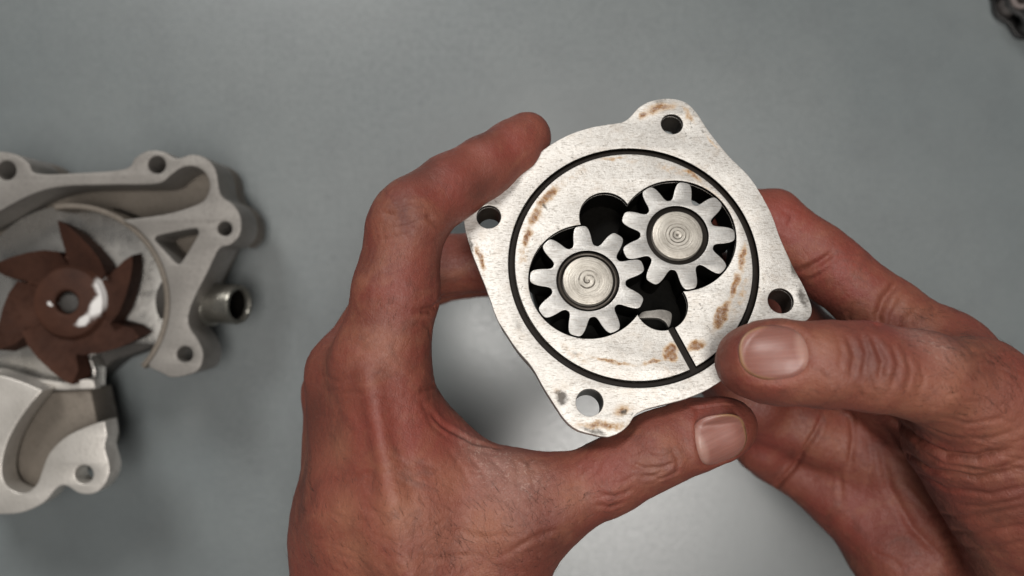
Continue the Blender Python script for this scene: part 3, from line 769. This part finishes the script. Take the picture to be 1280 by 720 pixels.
for _ in range(60):
    x, y = random.uniform(1130, 1270), random.uniform(440, 600); a = random.uniform(1.0, 2.0) if x < 1160 and y < 520 else random.uniform(-.3, .5); l = random.uniform(6, 18)
    R_cr.append(([(x, y), (x + l * math.cos(a), y + l * math.sin(a)), (x + 2 * l * math.cos(a), y + 2 * l * math.sin(a))], random.uniform(.08, .2), random.uniform(.45, .7)))
R_blobs = {
    'dry': [(1150, 420, 6, .7), (1172, 432, 6, .6), (1190, 440, 5, .4), (1020, 440, 3, .3)],
    'red': [(985, 275, 9, .8), (1050, 350, 11, .8), (1110, 405, 9, .9), (970, 490, 8, .6), (960, 560, 9, .8), (1060, 650, 16, .6), (1180, 600, 16, .6), (940, 430, 6, .5)],
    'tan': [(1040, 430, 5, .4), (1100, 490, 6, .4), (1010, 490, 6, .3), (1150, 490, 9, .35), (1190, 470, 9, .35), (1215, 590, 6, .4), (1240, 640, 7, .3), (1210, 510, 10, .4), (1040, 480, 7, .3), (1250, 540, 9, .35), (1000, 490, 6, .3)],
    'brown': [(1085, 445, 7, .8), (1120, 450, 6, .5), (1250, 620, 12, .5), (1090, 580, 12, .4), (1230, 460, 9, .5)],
}
R_nails = [((969, 439), (-1, .06, -.02), (0.02, .20, .97), 16.2, 14.2)]
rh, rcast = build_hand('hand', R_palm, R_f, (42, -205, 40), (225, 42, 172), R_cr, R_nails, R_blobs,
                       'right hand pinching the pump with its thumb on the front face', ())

# ---- fine hair on the skin
def hair(hand, cast, regions, mat):
    V, Fc = [], []
    for (x0, y0, x1, y1, cnt, ang, lo_, hi_) in regions:
        for _ in range(cnt):
            x, y = random.uniform(x0, x1), random.uniform(y0, y1)
            hit, nr = cast(x, y)
            if hit is None: continue
            a = ang + random.gauss(0, .35); d = np.array([math.cos(a), math.sin(a), 0.0]); d -= nr * (d @ nr)
            if np.linalg.norm(d) < .2: continue
            d /= np.linalg.norm(d); L = random.uniform(lo_, hi_); sd_ = np.cross(nr, d); bend = random.uniform(-.9, .9)
            base = len(V); K = 5
            for k in range(K):
                t = k / (K - 1); c = hit - nr * .1 + d * L * t + nr * (L * .55 * t * (1 - .62 * t)) + sd_ * bend * t * t
                r = .038 * (1 - .8 * t)
                for m in range(3):
                    th = m * 2.094; V.append((c + (sd_ * math.cos(th) + nr * math.sin(th)) * r) * S)
            for k in range(K - 1):
                for m in range(3):
                    q0 = base + k * 3; Fc.append((q0 + m, q0 + (m + 1) % 3, q0 + 3 + (m + 1) % 3, q0 + 3 + m))
    me = bpy.data.meshes.new('hair'); me.from_pydata([tuple(v) for v in V], [], Fc)
    return tag(link('hair', me, mat, hand, True), kind='stuff')
M_HAIR = m_plain('dark_body_hair', (0.035, 0.022, 0.016), .45)
hair(lh, lcast, [(545, 610, 700, 720, 130, 2.3, 3, 6), (400, 600, 560, 720, 70, 1.9, 2.5, 5), (360, 560, 400, 720, 40, 2.4, 2.5, 5), (660, 590, 780, 660, 40, .5, 2, 4), (470, 300, 520, 420, 25, 1.5, 2, 3.5)], M_HAIR)
hair(rh, rcast, [(1120, 385, 1210, 445, 70, -.5, 2, 4), (1180, 420, 1280, 520, 110, 2.4, 3, 6), (1100, 460, 1200, 520, 30, 2.9, 2, 3.5)], M_HAIR)

# ================================================================ water pump
Mw_cast = m_cast('grey_cast_aluminium', (0.172, 0.160, 0.146), (0.236, 0.221, 0.202), .55, .4)
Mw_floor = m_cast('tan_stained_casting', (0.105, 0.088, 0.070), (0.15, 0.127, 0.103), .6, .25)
Mw_bright = m_cast('bright_machined_aluminium', (0.42, 0.395, 0.36), (0.56, 0.53, 0.49), .42, .5)
Mw_polish = m_cast('polished_aluminium', (0.38, 0.365, 0.34), (0.50, 0.48, 0.45), .27, .8, 200)
Mw_rust = m_cast('rusty_brown_steel', (0.024, 0.010, 0.0065), (0.056, 0.0235, 0.0145), .78, .0, 420)
Mw_rust.node_tree.nodes['Principled BSDF'].inputs['Specular IOR Level'].default_value = .15
Mw_dark = m_cast('dark_grimy_casting', (0.022, 0.020, 0.018), (0.045, 0.04, 0.035), .65, .1)  # dark casting tone, deepened to stand in for shadow under the chamber
Mw_zinc = m_cast('zinc_plated_steel', (0.17, 0.162, 0.14), (0.26, 0.25, 0.22), .3, .8)

ZT = 44.0
wc = P(88, 378, 36)
wp = empty('water_pump', (wc[0], wc[1], 0))
tag(wp, 'grey cast water pump with rusty vaned impeller lying on the table', 'pump')
def wpx(pts, z): return np.array([(P(x, y, z) - wc)[:2] for x, y in pts])
def warc(c, r, a0, a1, n=40): return [(c[0] + r * math.cos(math.radians(a)), c[1] - r * math.sin(math.radians(a))) for a in np.linspace(a0, a1, n)]
IC = (88, 378)
up_outer = [(-70, 215), (-30, 194), (-5, 189), (20, 193), (36, 204), (46, 217), (100, 216), (156, 211), (169, 197), (186, 188), (206, 190), (220, 198), (240, 193), (258, 198), (270, 213), (276, 243), (292, 256), (301, 272), (300, 293), (288, 306), (274, 311), (262, 335), (239, 382), (236, 406), (247, 424), (254, 442), (250, 460), (238, 468), (215, 472), (203, 467), (186, 459)]
def sm_open(p, n=4):
    p = np.array(p, float); out = []
    for i in range(len(p) - 1):
        a, b, c, d = p[max(i - 1, 0)], p[i], p[i + 1], p[min(i + 2, len(p) - 1)]
        for k in range(n):
            t = k / n; out.append(0.5 * (2 * b + (c - a) * t + (2 * a - 5 * b + 4 * c - d) * t * t + (3 * b - a - 3 * c + d) * t ** 3))
    out.append(p[-1]); return [tuple(x) for x in out]
upper = sm_open(up_outer) + warc(IC, 124, -38, 50, 40) + sm_open([(152, 275), (205, 268), (240, 258), (256, 249), (262, 232), (256, 216), (242, 208), (226, 210), (212, 220), (195, 230), (140, 231), (80, 233), (45, 241), (10, 258), (-20, 275), (-70, 300)])
tri = smooth_loop([(194, 298), (200, 294), (240, 286), (247, 288), (246, 296), (227, 327), (221, 329), (214, 322), (196, 303)], 4)
wb = [((8, 213), 12), ((196, 206), 11), ((281, 286), 9), ((231, 443), 10)]
holes = [circle(wpx([c], ZT)[0], r / 3.29, 32) for c, r in wb]
upm = slab([wpx(upper, ZT), wpx(tri, ZT)] + holes, ZT - 21, ZT, .5); autosmooth(upm)
link('housing_flange', upm, Mw_cast, wp)
# channel floor and casting below
flo = slab([wpx(sm_open(up_outer[:20]) + [(270, 300), (235, 372), (215, 350)] + warc(IC, 126, 10, 80, 20) + [(60, 282), (0, 300), (-70, 330)], ZT)], 12, ZT - 21.3, .4)
link('channel_floor', autosmooth(flo), Mw_floor, wp)
# chamber ring wall
ring = [tuple(p) for p in warc(IC, 124, -42, 100, 60)] + [tuple(p) for p in warc(IC, 117, 100, -42, 60)]
link('chamber_wall', autosmooth(slab([wpx(ring, ZT - 2)], 14, ZT - 2, .5)), Mw_floor, wp)
# polished chamber floor
link('chamber_floor', autosmooth(slab([wpx(warc(IC, 122, -26, 266, 90) + [(118, 494), (119, 462), (112, 446), (135, 436), (165, 428)], 27)], 17.8, 27, .5)), Mw_polish, wp)
link('casting_body', autosmooth(slab([wpx([(-70, 240), (60, 235), (190, 225), (250, 240), (262, 300), (225, 390), (205, 430), (150, 450), (90, 500), (105, 560), (60, 600), (-70, 610)], 12)], 0, 17.5, 1.0)), Mw_dark, wp)
# lower flange with its channel
low = sm_open([(-70, 462), (-20, 466), (15, 473), (53, 488)]) + sm_open([(40, 503), (22, 528), (8, 556), (2, 585), (6, 604), (18, 614), (33, 616), (46, 605), (53, 587), (62, 566), (84, 545), (118, 530), (131, 527)]) + sm_open([(134, 545), (131, 560), (137, 584), (133, 602), (120, 616), (100, 617), (82, 607), (70, 611), (55, 628), (30, 640), (0, 643), (-70, 640)])
ZL = 46.0
link('machined_flange', autosmooth(slab([wpx(low, ZL), circle(wpx([(105, 593)], ZL)[0], 11.5 / 3.3, 32)], ZL - 10, ZL, .5)), Mw_bright, wp)
link('flange_floor', autosmooth(slab([wpx([(-70, 475), (10, 480), (60, 490), (113, 487), (122, 530), (124, 560), (100, 590), (60, 612), (30, 632), (-70, 632)], 34)], 16, 34, .8)), Mw_floor, wp)
link('rim_plate', autosmooth(slab([wpx([(-70, 455), (0, 462), (40, 474), (80, 478), (108, 474), (117, 476), (119, 486), (80, 488), (40, 486), (0, 470), (-70, 464)], 36)], 31.2, 36, .6)), Mw_bright, wp)
# impeller
def m_hub():
    t = NT('rusty_hub_with_bare_patch')
    n1 = t.noise(45, 5, 0.6); n2 = t.noise(420, 4, 0.6)
    c = t.mix(t.maprange(n1, 0.32, 0.68), (0.030, 0.0125, 0.008), (0.066, 0.028, 0.0175))
    bl = []
    for x0, y0, x1, y1, wd, st in ((120, 346, 130, 374, 7, 1.2), (130, 366, 112, 398, 7, 1.2), (116, 392, 95, 407, 4.5, 1.1), (62, 379, 64, 380, 2.5, 1.2)):
        a, b_ = wpx([(x0, y0), (x1, y1)], 39); d = b_ - a; cc = (a + b_) / 2
        bl.append((cc[0], cc[1], np.linalg.norm(d) / 2 + 1.2, 1.3 * wd / 3.24, math.degrees(math.atan2(d[1], d[0])), st))
    ms = stain_mask(t, bl, 160)
    c = t.mix(ms, c, (0.60, 0.585, 0.57))  # bare patch with its glint painted into the base colour
    return t.set(Base_Color=c, Specular_IOR_Level=.15, Roughness=.66, Metallic=t.math('MULTIPLY', ms, .3), Normal=t.bump(n2, .4, .0005))
imp = link('impeller', lathe([(0, 33), (4.6, 33), (4.6, 38.8), (5.4, 39.4), (10.5, 39.0), (13.2, 37.8), (14.6, 35.4), (15.6, 35.0), (17.0, 36.6), (18.2, 36.2), (18.6, 34), (18.6, 28), (0, 28)], 64), m_hub(), wp)
for k in range(6):
    th0 = math.radians(95 - 60 * k)
    def pol(r, a): return (r / 3.22 * math.cos(th0 + math.radians(a)), r / 3.22 * math.sin(th0 + math.radians(a)))
    outer_e = [(102, 0), (96, -6), (86, -16), (76, -30), (69, -45), (63, -60)]
    inner_e = [(47, -60), (46, -40), (46, -20), (47, -1), (66, 1), (86, 2.5)]
    bm = bmesh.new(); tops, bots = [], []
    prof = outer_e + inner_e; no_ = len(outer_e)
    for i, (r, a) in enumerate(prof):
        x, y = pol(r, a); zz = 41.0 - (r - 63) * .02 if i < no_ else 35.6 + max(0, r - 60) * .05
        tops.append(bm.verts.new((x * S, y * S, zz * S))); x, y = pol(r, a + 3); bots.append(bm.verts.new((x * S, y * S, 29.5 * S)))
    it = tops[no_:][::-1]
    for i in range(no_ - 1): bm.faces.new((tops[i], tops[i + 1], it[i + 1], it[i]))
    N = len(prof)
    for i in range(N): bm.faces.new((tops[i], bots[i], bots[(i + 1) % N], tops[(i + 1) % N]))
    bm.faces.new(bots)
    bmesh.ops.recalc_face_normals(bm, faces=bm.faces)
    me = bpy.data.meshes.new('blade'); bm.to_mesh(me); bm.free()
    link('blade', autosmooth(me, 28), None, imp).data.materials.append(Mw_rust)
link('shaft_end', lathe([(0, 37.4), (2.4, 37.3), (3.4, 36.9), (4.2, 36.2), (4.4, 35), (4.4, 33.2), (0, 33.2)], 40), Mw_dark, imp)
# outlet pipe
pc = P(244, 377, 23) - wc
op = lathe([(0, -4), (8.2, -4), (8.2, 6), (9.2, 6.6), (9.2, 9), (8.4, 9.6), (7.9, 10.5), (7.9, 21.5), (7.5, 22.3), (6.2, 22.3), (5.8, 21.6), (5.8, 4), (0, 4)], 48)
o = link('outlet_pipe', op, Mw_zinc, wp); o.location = (pc[0] * S, pc[1] * S, .023); o.rotation_euler = (0, math.radians(68), math.radians(-3)); link('collar', lathe([(7.5, 1), (10.2, 1), (10.6, 1.6), (10.6, 5.6), (10.2, 6.2), (7.5, 6.2)], 6, True), Mw_zinc, o)
link('bore', lathe([(5.75, 20.5), (5.75, 4.1), (0, 4.1), (0, 4.6), (5.4, 4.6), (5.4, 20.5)], 40, True), M_POCKET_SHADE, o)  # dark liner, paints the shade inside the pipe
o2 = link('pipe_boss', lathe([(0, -10), (11, -10), (11.5, -2), (10.5, 1.5), (0, 1.5)], 40), Mw_dark, wp); o2.location = o.location; o2.rotation_euler = o.rotation_euler

# ================================================================ dark metal part in the corner
cp = P(1254, 22, 0)
ch = empty('link_chain', (cp[0], cp[1], 0)); ch.scale = (1.25, 1.25, 1.25); tag(ch, 'short dark oily piece of metal chain lying alone on the table', 'chain')
M_CH = m_cast('black_oily_steel', (0.020, 0.020, 0.020), (0.045, 0.043, 0.042), .35, .6)
M_BU = m_cast('worn_bushing_steel', (0.20, 0.165, 0.155), (0.28, 0.24, 0.225), .4, .5)
def link_plate():
    a = circle((-4.2, 0), 4.6, 24, math.pi * .5, math.pi * 1.5); b = circle((4.2, 0), 4.6, 24, -math.pi * .5, math.pi * .5)
    lp = np.concatenate([a, [[0, -3.6]], b, [[0, 3.6]]])
    return slab([lp, circle((-4.2, 0), 2, 24), circle((4.2, 0), 2, 24)], -.8, .8, .3)
lpm = autosmooth(link_plate()); bus = lathe([(1.9, -4), (3.4, -4), (3.6, -3.6), (3.6, 4.4), (3.2, 4.8), (2.1, 4.8), (1.9, 4.4)], 32, True)
jx = [(0, 3), (6.5, -3.5), (13, 2.0), (8, 9.5), (16, 11), (-3, 11.5), (21, 4)]
for i, (x, y) in enumerate(jx):
    b = link('bushing', bus, M_BU if i in (0, 3) else M_CH, ch) if i else link('bushing', bus.copy(), M_BU, ch)
    b.location = (x * S, y * S, 6.2 * S)
    if i:
        b.data = bus
for (i, j) in ((0, 1), (1, 2), (2, 3), (0, 5), (3, 4), (4, 6)):
    a, b = np.array(jx[i]), np.array(jx[j]); c = (a + b) / 2; an = math.atan2(*(b - a)[::-1])
    for z in (1.0 + .6 * ((i + j) % 2), 8.6 + .7 * ((i + j) % 2)):
        p = link('link_plate', lpm, M_CH, ch); p.location = (c[0] * S, c[1] * S, z * S); p.rotation_euler = (0, 0, an)
